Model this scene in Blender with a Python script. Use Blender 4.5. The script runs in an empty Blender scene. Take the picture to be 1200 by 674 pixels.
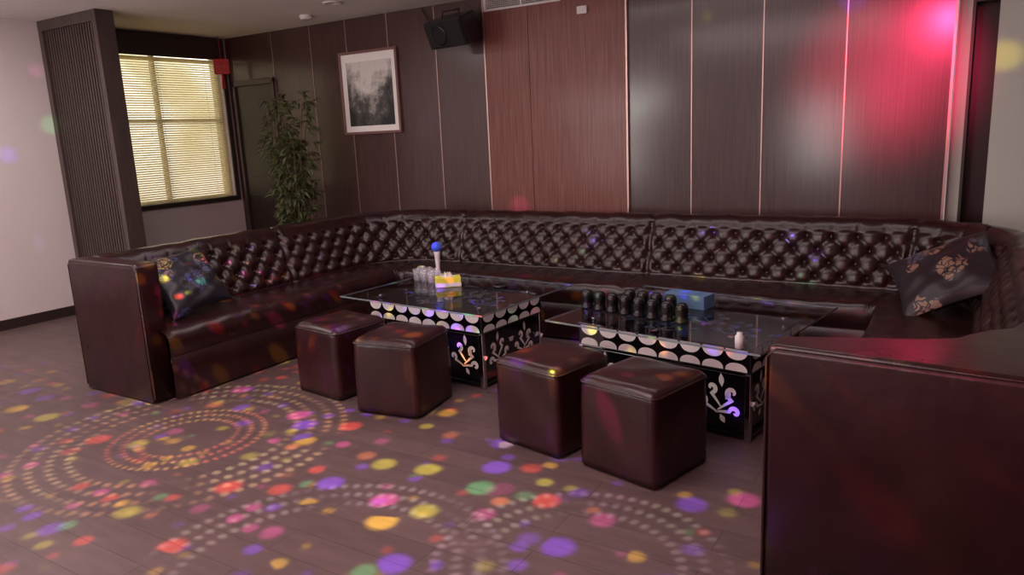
import bpy, bmesh, math, random
from mathutils import Vector, Matrix
random.seed(7)
S = bpy.context.scene
try:
    S.view_settings.view_transform = 'Standard'
except Exception:
    pass

# ------------------------------------------------------------------ helpers
def srgb(r, g, b):
    def f(c):
        c /= 255.0
        return c/12.92 if c <= 0.04045 else ((c+0.055)/1.055)**2.4
    return (f(r), f(g), f(b), 1.0)

def mat(name, col, rough=0.5, metal=0.0, spec=0.5, coat=0.0, bump=0.0, bscale=40.0, var=0.0, vscale=3.0,
        emis=None, estr=0.0, stretch=None, rvar=0.0):
    m = bpy.data.materials.new(name); m.use_nodes = True
    nt = m.node_tree; N = nt.nodes; L = nt.links
    b = N['Principled BSDF']
    b.inputs['Base Color'].default_value = col
    b.inputs['Roughness'].default_value = rough
    b.inputs['Metallic'].default_value = metal
    b.inputs['Specular IOR Level'].default_value = spec
    b.inputs['Coat Weight'].default_value = coat
    b.inputs['Coat Roughness'].default_value = 0.15
    tc = N.new('ShaderNodeTexCoord'); mp = N.new('ShaderNodeMapping')
    L.new(tc.outputs['Object'], mp.inputs['Vector'])
    if stretch: mp.inputs['Scale'].default_value = stretch
    if var > 0 or rvar > 0:
        n = N.new('ShaderNodeTexNoise'); n.inputs['Scale'].default_value = vscale; n.inputs['Detail'].default_value = 6
        L.new(mp.outputs[0], n.inputs['Vector'])
        if var > 0:
            r = N.new('ShaderNodeValToRGB')
            r.color_ramp.elements[0].position = 0.3; r.color_ramp.elements[1].position = 0.7
            r.color_ramp.elements[0].color = tuple(c*(1-var) for c in col[:3])+(1,)
            r.color_ramp.elements[1].color = tuple(min(1, c*(1+var)) for c in col[:3])+(1,)
            L.new(n.outputs['Fac'], r.inputs['Fac']); L.new(r.outputs['Color'], b.inputs['Base Color'])
        if rvar > 0:
            mr = N.new('ShaderNodeMapRange'); mr.inputs['To Min'].default_value = max(0.02, rough-rvar); mr.inputs['To Max'].default_value = rough+rvar
            L.new(n.outputs['Fac'], mr.inputs['Value']); L.new(mr.outputs[0], b.inputs['Roughness'])
    if bump > 0:
        n2 = N.new('ShaderNodeTexNoise'); n2.inputs['Scale'].default_value = bscale; n2.inputs['Detail'].default_value = 5
        L.new(mp.outputs[0], n2.inputs['Vector'])
        bp = N.new('ShaderNodeBump'); bp.inputs['Strength'].default_value = bump; bp.inputs['Distance'].default_value = 0.01
        L.new(n2.outputs['Fac'], bp.inputs['Height']); L.new(bp.outputs['Normal'], b.inputs['Normal'])
    if emis:
        b.inputs['Emission Color'].default_value = emis; b.inputs['Emission Strength'].default_value = estr
    return m

def link(o, parent=None):
    S.collection.objects.link(o)
    if parent: o.parent = parent
    return o

def mobj(name, verts, faces, m, parent=None, smooth=False, mw=None):
    me = bpy.data.meshes.new(name); me.from_pydata(verts, [], faces); me.update()
    me.materials.append(m)
    if smooth:
        for p in me.polygons: p.use_smooth = True
    o = bpy.data.objects.new(name, me)
    link(o, parent)
    if mw is not None: o.matrix_local = mw
    return o

def bm_obj(name, bm, mats, parent=None, smooth=False, loc=(0,0,0), rotz=0.0, rot=None):
    me = bpy.data.meshes.new(name); bm.normal_update(); bm.to_mesh(me); bm.free()
    if not isinstance(mats, (list, tuple)): mats = [mats]
    for m in mats: me.materials.append(m)
    if smooth:
        for p in me.polygons: p.use_smooth = True
    o = bpy.data.objects.new(name, me); link(o, parent)
    o.location = loc
    o.rotation_euler = rot if rot else (0, 0, rotz)
    return o

def add_box(bm, x0, x1, y0, y1, z0, z1, bevel=0.0, mi=0, segs=2, M=None):
    old_f = set(bm.faces); old_v = set(bm.verts)
    r = bmesh.ops.create_cube(bm, size=1.0)
    vs = r['verts']
    for v in vs:
        v.co = Vector(((x0+x1)/2+v.co.x*(x1-x0), (y0+y1)/2+v.co.y*(y1-y0), (z0+z1)/2+v.co.z*(z1-z0)))
    if bevel > 0:
        es = list(set(e for v in vs for e in v.link_edges))
        bmesh.ops.bevel(bm, geom=es, offset=bevel, segments=segs, affect='EDGES', profile=0.5)
    for f in bm.faces:
        if f not in old_f: f.material_index = mi
    nv = [v for v in bm.verts if v not in old_v]
    if M is not None:
        for v in nv: v.co = M @ v.co
    return nv

def box(name, x0, x1, y0, y1, z0, z1, m, parent=None, bevel=0.0, segs=2, smooth=False):
    bm = bmesh.new()
    cx, cy, cz = (x0+x1)/2, (y0+y1)/2, (z0+z1)/2
    add_box(bm, x0-cx, x1-cx, y0-cy, y1-cy, z0-cz, z1-cz, bevel, 0, segs)
    return bm_obj(name, bm, m, parent, smooth, (cx, cy, cz))

def lathe(bm, prof, n=20, mi=0, c=(0,0,0)):
    rings = []
    for (r, z) in prof:
        ring = []
        for i in range(n):
            a = 2*math.pi*i/n
            ring.append(bm.verts.new((c[0]+max(r,1e-4)*math.cos(a), c[1]+max(r,1e-4)*math.sin(a), c[2]+z)))
        rings.append(ring)
    for k in range(len(rings)-1):
        for i in range(n):
            f = bm.faces.new((rings[k][i], rings[k][(i+1)%n], rings[k+1][(i+1)%n], rings[k+1][i]))
            f.material_index = mi; f.smooth = True

def tube(bm, pts, radii, n=6, mi=0):
    prev = None
    pts = [Vector(p) for p in pts]
    for k, p in enumerate(pts):
        d = (pts[min(k+1, len(pts)-1)]-pts[max(k-1, 0)])
        if d.length < 1e-9: d = Vector((0, 0, 1))
        d.normalize()
        a = d.cross(Vector((0.13, 0.97, 0.2))).normalized(); b = d.cross(a)
        r = radii[k] if isinstance(radii, (list, tuple)) else radii
        ring = [bm.verts.new(p+(a*math.cos(2*math.pi*i/n)+b*math.sin(2*math.pi*i/n))*r) for i in range(n)]
        if prev:
            for i in range(n):
                f = bm.faces.new((prev[i], prev[(i+1)%n], ring[(i+1)%n], ring[i])); f.material_index = mi; f.smooth = True
        prev = ring

def empty(name, loc=(0,0,0), rotz=0.0):
    e = bpy.data.objects.new(name, None); S.collection.objects.link(e)
    e.location = loc; e.rotation_euler = (0, 0, rotz); e.empty_display_size = 0.1
    return e

# ------------------------------------------------------------------ materials
M_leather = mat('burgundy_leather', srgb(42, 18, 18), 0.27, spec=0.65, bump=0.12, bscale=200, var=0.3, vscale=2.5, rvar=0.07)
M_leather_w = mat('worn_leather', srgb(46, 17, 20), 0.31, spec=0.5, bump=0.4, bscale=8, var=0.3, vscale=5, rvar=0.1)
M_white_wall = mat('white_paint', srgb(216, 204, 202), 0.75, var=0.03, vscale=1.5)
M_green_wall = mat('greenish_paint', srgb(200, 208, 196), 0.7, var=0.04, vscale=1.5)
M_ceil = mat('ceiling_paint', srgb(236, 228, 224), 0.8, var=0.02)
M_black = mat('black_plastic', srgb(20, 19, 22), 0.4, bump=0.05, bscale=200)
M_blackgl = mat('black_lacquer', srgb(14, 12, 15), 0.08, spec=0.6, coat=0.5)
M_cup = mat('black_cup_plastic', srgb(16, 14, 17), 0.22)
M_chrome = mat('chrome', srgb(190, 185, 190), 0.12, metal=1.0)
M_alu = mat('champagne_strip', srgb(190, 160, 152), 0.38, metal=0.8)
M_whitepat = mat('white_frosted_print', srgb(222, 218, 212), 0.4)
M_greypat = mat('grey_print', srgb(104, 112, 138), 0.35)
M_wplastic = mat('white_plastic', srgb(225, 222, 220), 0.4)
M_dark = mat('dark_void', srgb(22, 17, 18), 0.9)
M_doorwood = mat('dark_door_wood', srgb(42, 27, 25), 0.4, var=0.3, vscale=6, stretch=(6, 6, 0.5))
M_divider = mat('divider_dark_wood', srgb(74, 60, 57), 0.5, var=0.2, vscale=5, stretch=(8, 8, 0.6))
M_base = mat('baseboard_dark', srgb(48, 34, 34), 0.4)
M_frame_dark = mat('dark_window_frame', srgb(62, 52, 46), 0.45)
M_frame_win = mat('window_sash', srgb(184, 176, 152), 0.5)

def panel_mat(name, c1, c2, rough, coat):
    m = bpy.data.materials.new(name); m.use_nodes = True
    nt = m.node_tree; N = nt.nodes; L = nt.links; b = N['Principled BSDF']
    tc = N.new('ShaderNodeTexCoord'); mp = N.new('ShaderNodeMapping'); mp.inputs['Scale'].default_value = (110, 110, 2.2)
    n = N.new('ShaderNodeTexNoise'); n.inputs['Scale'].default_value = 1.0; n.inputs['Detail'].default_value = 8; n.inputs['Roughness'].default_value = 0.65
    L.new(tc.outputs['Object'], mp.inputs['Vector']); L.new(mp.outputs[0], n.inputs['Vector'])
    r = N.new('ShaderNodeValToRGB'); r.color_ramp.elements[0].position = .32; r.color_ramp.elements[1].position = .68
    r.color_ramp.elements[0].color = c1; r.color_ramp.elements[1].color = c2
    L.new(n.outputs['Fac'], r.inputs['Fac']); L.new(r.outputs['Color'], b.inputs['Base Color'])
    b.inputs['Roughness'].default_value = rough
    bp = N.new('ShaderNodeBump'); bp.inputs['Strength'].default_value = .12; bp.inputs['Distance'].default_value = .004
    L.new(n.outputs['Fac'], bp.inputs['Height']); L.new(bp.outputs['Normal'], b.inputs['Normal'])
    b.inputs['Specular IOR Level'].default_value = .35
    b.inputs['Coat Weight'].default_value = coat; b.inputs['Coat Roughness'].default_value = .17; b.inputs['Coat IOR'].default_value = 1.6
    return m
M_panel = panel_mat('dark_walnut_panel', srgb(54, 31, 31), srgb(82, 53, 51), 0.45, .55)
M_wood = panel_mat('red_walnut_panel', srgb(96, 52, 47), srgb(142, 90, 80), 0.5, .1)

def floor_mat():
    m = bpy.data.materials.new('wood_look_tile'); m.use_nodes = True
    nt = m.node_tree; N = nt.nodes; L = nt.links; b = N['Principled BSDF']
    tc = N.new('ShaderNodeTexCoord')
    br = N.new('ShaderNodeTexBrick'); br.inputs['Scale'].default_value = 1.0
    br.inputs['Brick Width'].default_value = 0.9; br.inputs['Row Height'].default_value = 0.15
    br.inputs['Mortar Size'].default_value = 0.002; br.inputs['Mortar Smooth'].default_value = .4
    br.inputs['Color1'].default_value = srgb(108, 88, 86); br.inputs['Color2'].default_value = srgb(99, 80, 79)
    br.inputs['Mortar'].default_value = srgb(76, 59, 59); br.offset = .37
    L.new(tc.outputs['Object'], br.inputs['Vector'])
    mp = N.new('ShaderNodeMapping'); mp.inputs['Scale'].default_value = (4, 20, 1)
    L.new(tc.outputs['Object'], mp.inputs['Vector'])
    n = N.new('ShaderNodeTexNoise'); n.inputs['Scale'].default_value = 1.0; n.inputs['Detail'].default_value = 9; n.inputs['Roughness'].default_value = .65
    L.new(mp.outputs[0], n.inputs['Vector'])
    mx = N.new('ShaderNodeMix'); mx.data_type = 'RGBA'; mx.blend_type = 'MULTIPLY'; mx.inputs['Factor'].default_value = .5
    rr = N.new('ShaderNodeValToRGB'); rr.color_ramp.elements[0].position = .3; rr.color_ramp.elements[1].position = .65
    rr.color_ramp.elements[0].color = (.5, .46, .48, 1); rr.color_ramp.elements[1].color = (1, 1, 1, 1)
    L.new(n.outputs['Fac'], rr.inputs['Fac'])
    L.new(br.outputs['Color'], mx.inputs[6]); L.new(rr.outputs['Color'], mx.inputs[7])
    L.new(mx.outputs[2], b.inputs['Base Color'])
    b.inputs['Roughness'].default_value = .45; b.inputs['Specular IOR Level'].default_value = .35
    bp = N.new('ShaderNodeBump'); bp.inputs['Strength'].default_value = .15; bp.inputs['Distance'].default_value = .004
    L.new(n.outputs['Fac'], bp.inputs['Height']); L.new(bp.outputs['Normal'], b.inputs['Normal'])
    return m
M_floor = floor_mat()

def glass_mat(name, tint, haze=0.0):
    m = bpy.data.materials.new(name); m.use_nodes = True
    nt = m.node_tree; N = nt.nodes; L = nt.links
    for n in list(N): N.remove(n)
    out = N.new('ShaderNodeOutputMaterial'); t = N.new('ShaderNodeBsdfTransparent'); t.inputs['Color'].default_value = tint
    g = N.new('ShaderNodeBsdfGlossy'); g.inputs['Roughness'].default_value = .03
    fr = N.new('ShaderNodeFresnel'); fr.inputs['IOR'].default_value = 1.5
    geo = N.new('ShaderNodeNewGeometry'); inv = N.new('ShaderNodeMath'); inv.operation = 'SUBTRACT'; inv.inputs[0].default_value = 1.0
    L.new(geo.outputs['Backfacing'], inv.inputs[1])
    mu = N.new('ShaderNodeMath'); mu.operation = 'MULTIPLY'; L.new(fr.outputs[0], mu.inputs[0]); L.new(inv.outputs[0], mu.inputs[1])
    mx = N.new('ShaderNodeMixShader')
    src = t.outputs[0]
    if haze > 0:
        d = N.new('ShaderNodeBsdfDiffuse'); d.inputs['Color'].default_value = (.8, .8, .82, 1)
        m2 = N.new('ShaderNodeMixShader'); m2.inputs[0].default_value = haze
        L.new(t.outputs[0], m2.inputs[1]); L.new(d.outputs[0], m2.inputs[2]); src = m2.outputs[0]
    L.new(mu.outputs[0], mx.inputs[0]); L.new(src, mx.inputs[1]); L.new(g.outputs[0], mx.inputs[2]); L.new(mx.outputs[0], out.inputs[0])
    return m
M_glass = glass_mat('table_glass', (.8, .82, .86, 1))
M_glass_edge = mat('glass_edge', srgb(120, 130, 134), 0.1, spec=.8)
M_clear = glass_mat('clear_glass', (.95, .95, .97, 1))
M_tumbler = glass_mat('tumbler_glass', (.95, .95, .97, 1), .2)

# ------------------------------------------------------------------ room
XL, YB, ZC = -7.17, 5.65, 2.65
box('floor', XL-.2, 3.0, -3.0, 7.2, -0.1, 0.0, M_floor)
box('ceiling', XL-.2, 3.0, -3.0, 7.2, ZC, ZC+.1, M_ceil)
WY0, WY1, WZ0, WZ1 = 4.05, 5.57, 0.92, 2.58
bm = bmesh.new()
add_box(bm, XL-.2, XL, -3, WY0, 0, ZC)
add_box(bm, XL-.2, XL, WY1, YB+.2, 0, ZC)
add_box(bm, XL-.2, XL, WY0, WY1, 0, WZ0)
add_box(bm, XL-.2, XL, WY0, WY1, WZ1, ZC)
bm_obj('wall_left', bm, M_white_wall)
box('baseboard_left', XL, XL+.015, -3, 3.69, 0, .09, M_base)
e = box('wall_back', XL, -.18, YB+.01, YB+.2, 0, ZC, M_dark)
box('baseboard_back', -6.36, -.2, YB-.028, YB-.014, 0, .08, M_base)
seams = [-7.15, -7.06, -6.40, -5.83, -5.34, -4.81, -4.25, -3.71, -2.39, -1.873, -1.352, -.806, -.18]
bmw = bmesh.new()
for i in range(len(seams)-1):
    a, b = seams[i]+.003, seams[i+1]-.003
    wood = abs(seams[i]+3.71) < .01
    if i == 1:
        add_box(bmw, a, b, YB-.012, YB+.012, 2.19, ZC-.002, 0, 0)
        continue
    if wood:
        mid = -3.27
        add_box(bmw, a, mid-.002, YB-.03, YB+.012, 0, ZC-.002, .002, 1)
        add_box(bmw, mid+.002, b, YB-.03, YB+.012, 0, ZC-.002, .002, 1)
    else:
        add_box(bmw, a, b, YB-.012, YB+.012, 0, ZC-.002, .002, 0)
bm_obj('wall_back_panelling', bmw, [M_panel, M_wood])
for k, s in enumerate(seams[2:]):
    w = .0042 if k not in (5, 6, 10) else .007
    box('trim_%d' % (k+1), s-w, s+w, YB-.036 if k in (5, 6) else YB-.018, YB-.0125 if k not in (5, 6) else YB-.012, 0.0, ZC-.002, M_alu)
bm = bmesh.new()
add_box(bm, -.168, -.095, YB+.06, YB+.2, 0, ZC-.001)
add_box(bm, -.095, .05, YB+.06, YB+.2, 2.2, ZC-.001)
bm_obj('wall_back_pier', bm, M_green_wall)
box('wall_back_right', .05, 3.0, YB+.02, YB+.2, 0, ZC-.001, M_green_wall)
d2 = empty('door_2', (-.02, YB+.2, 0))
box('door_leaf', -.10, .10, .01, .05, 0, 2.3, M_doorwood, d2)
box('frame_left', -.074, -.058, -.145, .0, 0, 2.2, M_frame_dark, d2)
box('frame_top', -.057, .069, -.145, .0, 2.17, 2.199, M_frame_dark, d2)
box('wall_right', 3.0, 3.1, -3, YB+.2, 0, ZC, M_white_wall)

d1 = empty('door_1', (-6.73, YB, 0))
box('leaf', -.30, .30, -.02, .008, 0, 2.13, M_doorwood, d1, .003)
box('inset_panel_top', -.2, .2, -.026, -.02, 1.15, 1.95, M_doorwood, d1, .004)
box('inset_panel_bottom', -.2, .2, -.026, -.02, .2, .95, M_doorwood, d1, .004)
box('jamb_left', -.33, -.30, -.045, .008, 0, 2.18, M_divider, d1, .003)
box('jamb_right', .30, .325, -.045, .008, 0, 2.18, M_divider, d1, .003)
box('head', -.33, .325, -.045, .008, 2.13, 2.185, M_divider, d1, .003)
bm = bmesh.new(); tube(bm, [(.24, -.03, 1.0), (.24, -.07, 1.0), (.14, -.075, 1.0)], .009, 8); bm_obj('handle', bm, M_chrome, d1)

# ------------------------------------------------------------------ window + blind
w1 = empty('window_1', (XL-.1, (WY0+WY1)/2, 0))
hy = (WY1-WY0)/2
bm = bmesh.new()
fw = .045
add_box(bm, -.03, .03, -hy, -hy+fw, WZ0, WZ1, .004); add_box(bm, -.03, .03, hy-fw, hy, WZ0, WZ1, .004)
add_box(bm, -.03, .03, -hy+fw, hy-fw, WZ0, WZ0+fw, .004); add_box(bm, -.03, .03, -hy+fw, hy-fw, WZ1-fw, WZ1, .004)
add_box(bm, -.025, .025, -.02, .02, WZ0+fw, WZ1-fw, .004)
add_box(bm, -.025, .025, -hy+fw, hy-fw, 1.76, 1.785, .004)
bm_obj('frame', bm, M_frame_win, w1)
box('pane', -.004, .004, -hy+fw, hy-fw, WZ0+fw, WZ1-fw, M_clear, w1)
box('sill', .03, .135, -hy-.0+.001, hy-.001, WZ0+.001, WZ0+.02, M_frame_dark, w1, .003)
bm = bmesh.new()
add_box(bm, .1, .12, -hy-.04, -hy, WZ0-.03, ZC-.003); add_box(bm, .1, .12, hy, hy+.05, WZ0-.03, ZC-.003)
add_box(bm, .1, .125, -hy, hy, WZ0-.03, WZ0); add_box(bm, .1, .13, -hy, hy, WZ1-.16, ZC-.003)
bm_obj('casing', bm, M_frame_dark, w1)
M_slat = mat('blind_slat_cream', srgb(226, 218, 190), 0.5)
nt = M_slat.node_tree; b = nt.nodes['Principled BSDF']
tr = nt.nodes.new('ShaderNodeBsdfTranslucent'); tr.inputs['Color'].default_value = srgb(246, 238, 212)
mx = nt.nodes.new('ShaderNodeMixShader'); mx.inputs[0].default_value = .65
nt.links.new(b.outputs[0], mx.inputs[1]); nt.links.new(tr.outputs[0], mx.inputs[2]); nt.links.new(mx.outputs[0], nt.nodes['Material Output'].inputs[0])
bl = empty('venetian_blind', (XL-.035, (WY0+WY1)/2, 0))
bm = bmesh.new()
z = WZ0+.05
while z < WZ1-.17:
    R = Matrix.Translation((0, 0, z)) @ Matrix.Rotation(math.radians(48), 4, 'Y')
    add_box(bm, -.0125, .0125, -hy+.02, hy-.02, -.0006, .0006, 0, 0, M=R)
    z += .0235
bm_obj('slats', bm, M_slat, bl)
box('head_rail', -.02, .02, -hy+.015, hy-.015, WZ1-.2, WZ1-.165, M_slat, bl, .003)
box('bottom_rail', -.014, .014, -hy+.02, hy-.02, WZ0+.022, WZ0+.04, M_slat, bl, .003)
bm = bmesh.new()
for yy in (-.55, 0.0, .55):
    tube(bm, [(.016, yy, WZ0+.03), (.016, yy, WZ1-.18)], .0015, 5)
bm_obj('cords', bm, M_wplastic, bl)
def ext_mat():
    m = bpy.data.materials.new('emissive_backdrop'); m.use_nodes = True
    nt = m.node_tree; N = nt.nodes; L = nt.links; b = N['Principled BSDF']
    tc = N.new('ShaderNodeTexCoord'); n = N.new('ShaderNodeTexNoise'); n.inputs['Scale'].default_value = 1.1; n.inputs['Detail'].default_value = 4
    L.new(tc.outputs['Object'], n.inputs['Vector'])
    r = N.new('ShaderNodeValToRGB'); r.color_ramp.elements[0].position = .38; r.color_ramp.elements[1].position = .60
    r.color_ramp.elements[0].color = srgb(196, 190, 150); r.color_ramp.elements[1].color = srgb(255, 249, 230)
    L.new(n.outputs['Fac'], r.inputs['Fac'])
    L.new(r.outputs['Color'], b.inputs['Base Color']); L.new(r.outputs['Color'], b.inputs['Emission Color'])
    b.inputs['Emission Strength'].default_value = 2.6  # emission stands in for daylight on the outside wall
    return m
box('exterior_glow_backdrop', XL-3.1, XL-3.0, 1, 11, -.1, 6, ext_mat())  # added glowing backdrop, makes the blind look daylit

# ------------------------------------------------------------------ room divider
rd = empty('room_divider', (-6.71, 3.75, 0))
x0, x1 = -.455, .46
bm = bmesh.new()
add_box(bm, x0, x0+.06, -.06, .06, 0, ZC-.001, .003); add_box(bm, x1-.06, x1, -.06, .10, 0, ZC-.001, .003)
add_box(bm, x0+.06, x1-.06, -.06, .06, 0, .12, .003); add_box(bm, x0+.06, x1-.06, -.06, .06, ZC-.09, ZC-.001, .003)
bm_obj('frame', bm, M_divider, rd)
bm = bmesh.new()
n = 20
for i in range(n):
    xx = x0+.06+(x1-x0-.12)*(i+.5)/n
    add_box(bm, xx-.010, xx+.010, -.035, .035, .12, ZC-.09)
bm_obj('vertical_slats', bm, M_divider, rd)
box('backing', x0+.06, x1-.06, .04, .055, .12, ZC-.09, M_frame_dark, rd)

# ------------------------------------------------------------------ sofa
OX0, OX1, OY1, OYL, OYR, RR, D = -4.81, .35, 5.42, 2.42, 2.234, .85, .8
ds = .0125
yl0 = OYL+.10; yr0 = OYR+.22
nl = int((OY1-RR-yl0)/ds); nr = int((OY1-RR-yr0)/ds)
ys_l = [yl0+(OY1-RR-yl0)*i/nl for i in range(nl+1)]
ys_r = [OY1-RR-(OY1-RR-yr0)*i/nr for i in range(nr+1)]
narc = int(.65*math.pi/2/ds); nx = int((OX1-OX0-2*RR)/ds)
def place(d, i):
    if i <= nl: return (OX0+d, ys_l[i])
    r = RR-d; j = i-nl
    if j < narc:
        a = math.pi-(math.pi/2)*j/narc
        return (OX0+RR+r*math.cos(a), OY1-RR+r*math.sin(a))
    j -= narc
    if j <= nx: return (OX0+RR+(OX1-OX0-2*RR)*j/nx, OY1-d)
    j -= nx
    if j < narc:
        a = math.pi/2-(math.pi/2)*j/narc
        return (OX1-RR+r*math.cos(a), OY1-RR+r*math.sin(a))
    j -= narc
    return (OX1-d, ys_r[min(j, nr)])
npth = nl+narc+nx+narc+nr+1
ref = [place(.2, i) for i in range(npth)]
sarr = [0]
for i in range(1, len(ref)):
    sarr.append(sarr[-1]+math.dist(ref[i], ref[i-1]))
def s_near(pt):
    return sarr[min(range(len(ref)), key=lambda i: math.dist(ref[i], pt))]
bounds = [0.0, s_near((OX0+.2, 3.95)), s_near((-3.76, OY1-.2)), s_near((-2.04, OY1-.2)), s_near((-.30, OY1-.2)), s_near((OX1-.2, 3.75)), sarr[-1]]
prof = [(.0, .015, 'o', 0), (0, .4, 'o', 0), (0, .75, 'o', 0), (.004, .79, 'o', 0), (.020, .825, 't', 0), (.05, .848, 't', 0), (.09, .858, 't', 0), (.13, .855, 't', 0), (.162, .838, 't', 0), (.178, .815, 't', 0)]
NF = 38; FL = math.hypot(.12, .385)
for i in range(NF+1):
    t = i/NF
    prof.append((.180+.125*t, .80-.37*t, 'f', t*FL))
prof += [(.315, .425, 's', 0), (.36, .432, 's', 0), (.5, .442, 's', 0), (.65, .444, 's', 0), (.74, .438, 's', 0), (.775, .425, 's', 0), (.793, .40, 's', 0), (.797, .36, 'n', 0), (.796, .285, 'n', 0), (.788, .278, 'n', 0), (.796, .27, 'n', 0), (.797, .15, 'n', 0), (.795, .015, 'n', 0)]
def seg_of(s):
    for k in range(len(bounds)-1):
        if s <= bounds[k+1]+1e-6: return k
    return len(bounds)-2
def sm(x):
    x = max(0, min(1, x)); return x*x*(3-2*x)
B0 = .066; ROW = .184; TP = .155; AMP = .036
rj = random.Random(3)
jit = [[rj.uniform(-1, 1) for _ in range(200)] for _ in range(12)]
verts = []
for (d, z, kind, h) in prof:
    for i in range(npth):
        s = sarr[i]; k = seg_of(s); s0, s1 = bounds[k], bounds[k+1]; Ls = s1-s0
        dist = min(s-s0, s1-s)
        edge = sm(dist/.035)
        dd, zz = d, z
        if kind == 'f':
            n = max(2, round(Ls/TP)); a = n*(s-s0)/Ls; b = (h-B0)/ROW
            env = sm(h/.04)*sm((FL-h)/.03)
            s1_ = abs(math.sin(math.pi*(a+b))); s2_ = abs(math.sin(math.pi*(a-b)))
            soft = (s1_*s2_)**.7
            crease = min(1, (min(s1_, s2_)/.15))**.7
            dip = ((1-s1_*s1_)*(1-s2_*s2_))**2.2
            p = .56*soft + .16*crease - .80*dip + .18
            if h < B0*.9:
                q = abs(math.sin(math.pi*a)); w_ = 1-h/(B0*.9)
                p = p*(1-w_)+(.40*min(1, q/.3)**.8+.15)*w_; env = max(env, .5)
            jj = jit[k][int(a*2) % 200]*.06
            dd = d + AMP*env*(p-.15+jj*soft)*(.25+.75*edge) - .018*(1-edge)
            zz = z + .010*env*(p-.2)
        elif kind == 't':
            zz = z - .014*(1-edge)
            zz += .004*math.sin(s*23)*math.sin(s*7)
        elif kind == 's':
            zz = z - .010*(1-edge) + .004*math.sin(s*7.3+d*5)+.0025*math.sin(s*31+d*17)
        dd = max(0, min(.80, dd))
        x, y = place(dd, i); verts.append((x, y, zz))
F = []
for k in range(len(prof)-1):
    for i in range(npth-1):
        a = k*npth+i
        F.append((a, a+npth, a+npth+1, a+1))
sofa = empty('tufted_leather_sofa', (0, 0, 0))
mobj('upholstery', verts, F, M_leather, sofa, smooth=True)
bm = bmesh.new()
for k in range(len(bounds)-1):
    s0, s1 = bounds[k], bounds[k+1]; Ls = s1-s0; n = max(2, round(Ls/TP))
    for row in range(5):
        b = row*.5; h = B0+b*ROW
        if h > FL-.02: continue
        for j in range(0, 2*n+1):
            a = j*.5
            if (row % 2 == 0) != (j % 2 == 0): continue
            if a <= .01 or a >= n-.01: continue
            s = s0+a*Ls/n
            i = min(range(len(sarr)), key=lambda q: abs(sarr[q]-s))
            t = h/FL; d = .180+.125*t-.020; z = .80-.37*t-.006
            x, y = place(d, i)
            bmesh.ops.create_uvsphere(bm, u_segments=10, v_segments=6, radius=.0145, matrix=Matrix.Translation((x, y, z)))
bm_obj('buttons', bm, M_leather, sofa, smooth=True)
def prism(bm, poly, z0, z1, bev):
    lo = [bm.verts.new((x, y, z0)) for x, y in poly]; hi = [bm.verts.new((x, y, z1)) for x, y in poly]
    n = len(poly)
    bm.faces.new(lo[::-1]); tf = bm.faces.new(hi)
    for i in range(n): bm.faces.new((lo[i], lo[(i+1)%n], hi[(i+1)%n], hi[i]))
    es = [e for e in bm.edges if (e.verts[0] in hi and e.verts[1] in hi)]
    for i in range(n):
        a = Vector(poly[i])-Vector(poly[i-1]); b = Vector(poly[(i+1)%n])-Vector(poly[i])
        if a.angle(b) > math.radians(35):
            es += [e for e in bm.edges if set(e.verts) == {lo[i], hi[i]}]
    bmesh.ops.bevel(bm, geom=es, offset=bev, segments=4, affect='EDGES', profile=.5)
    bmesh.ops.recalc_face_normals(bm, faces=bm.faces[:])
def arm(name, poly, h):
    bm = bmesh.new(); prism(bm, poly, .012, h, .026)
    o = bm_obj(name, bm, M_leather_w, sofa, smooth=True)
    m = o.modifiers.new('wn', 'WEIGHTED_NORMAL'); m.keep_sharp = False
    (xa, ya), (xb, yb) = poly[0], poly[1]
    def P(t, dz): return (xa+(xb-xa)*t, ya+(yb-ya)*t+.006, dz)
    bm = bmesh.new()
    tube(bm, [P(.006, .03), P(.006, h-.04), P(.04, h-.008), P(.96, h-.008), P(.994, h-.04), P(.994, .03)], .0055, 8)
    bm_obj(name+'_piping', bm, M_leather, sofa)
arm('arm_end_left', [(OX0-.005, OYL), (-4.08, OYL), (-4.08, OYL+.15), (OX0-.005, OYL+.15)], .85)
poly = [(-.51, OYR), (OX1+.005, OYR-.085), (OX1+.005, 2.98), (.20, 2.92)]
for i in range(0, 9):
    t = i/8
    P0, P1, P2 = Vector((.17, 2.86)), Vector((.13, 2.50)), Vector((-.25, 2.42))
    q = P0*(1-t)**2+P1*2*t*(1-t)+P2*t*t; poly.append((q.x, q.y))
poly.append((-.50, OYR+.13))
arm('arm_end_right', poly, .838)
bm = bmesh.new()
for (x, y) in [(-4.74, 2.5), (-4.15, 2.5), (-4.74, 4.4), (-4.12, 4.4), (-3.5, 5.3), (-2, 5.3), (-.6, 5.3), (.28, 4.4), (-.42, 2.32), (.28, 2.32), (-3.4, 4.66), (-1.0, 4.66)]:
    lathe(bm, [(.0, 0), (.022, 0), (.022, .02), (0, .02)], 10, c=(x, y, 0))
bm_obj('feet', bm, M_black, sofa)

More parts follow.
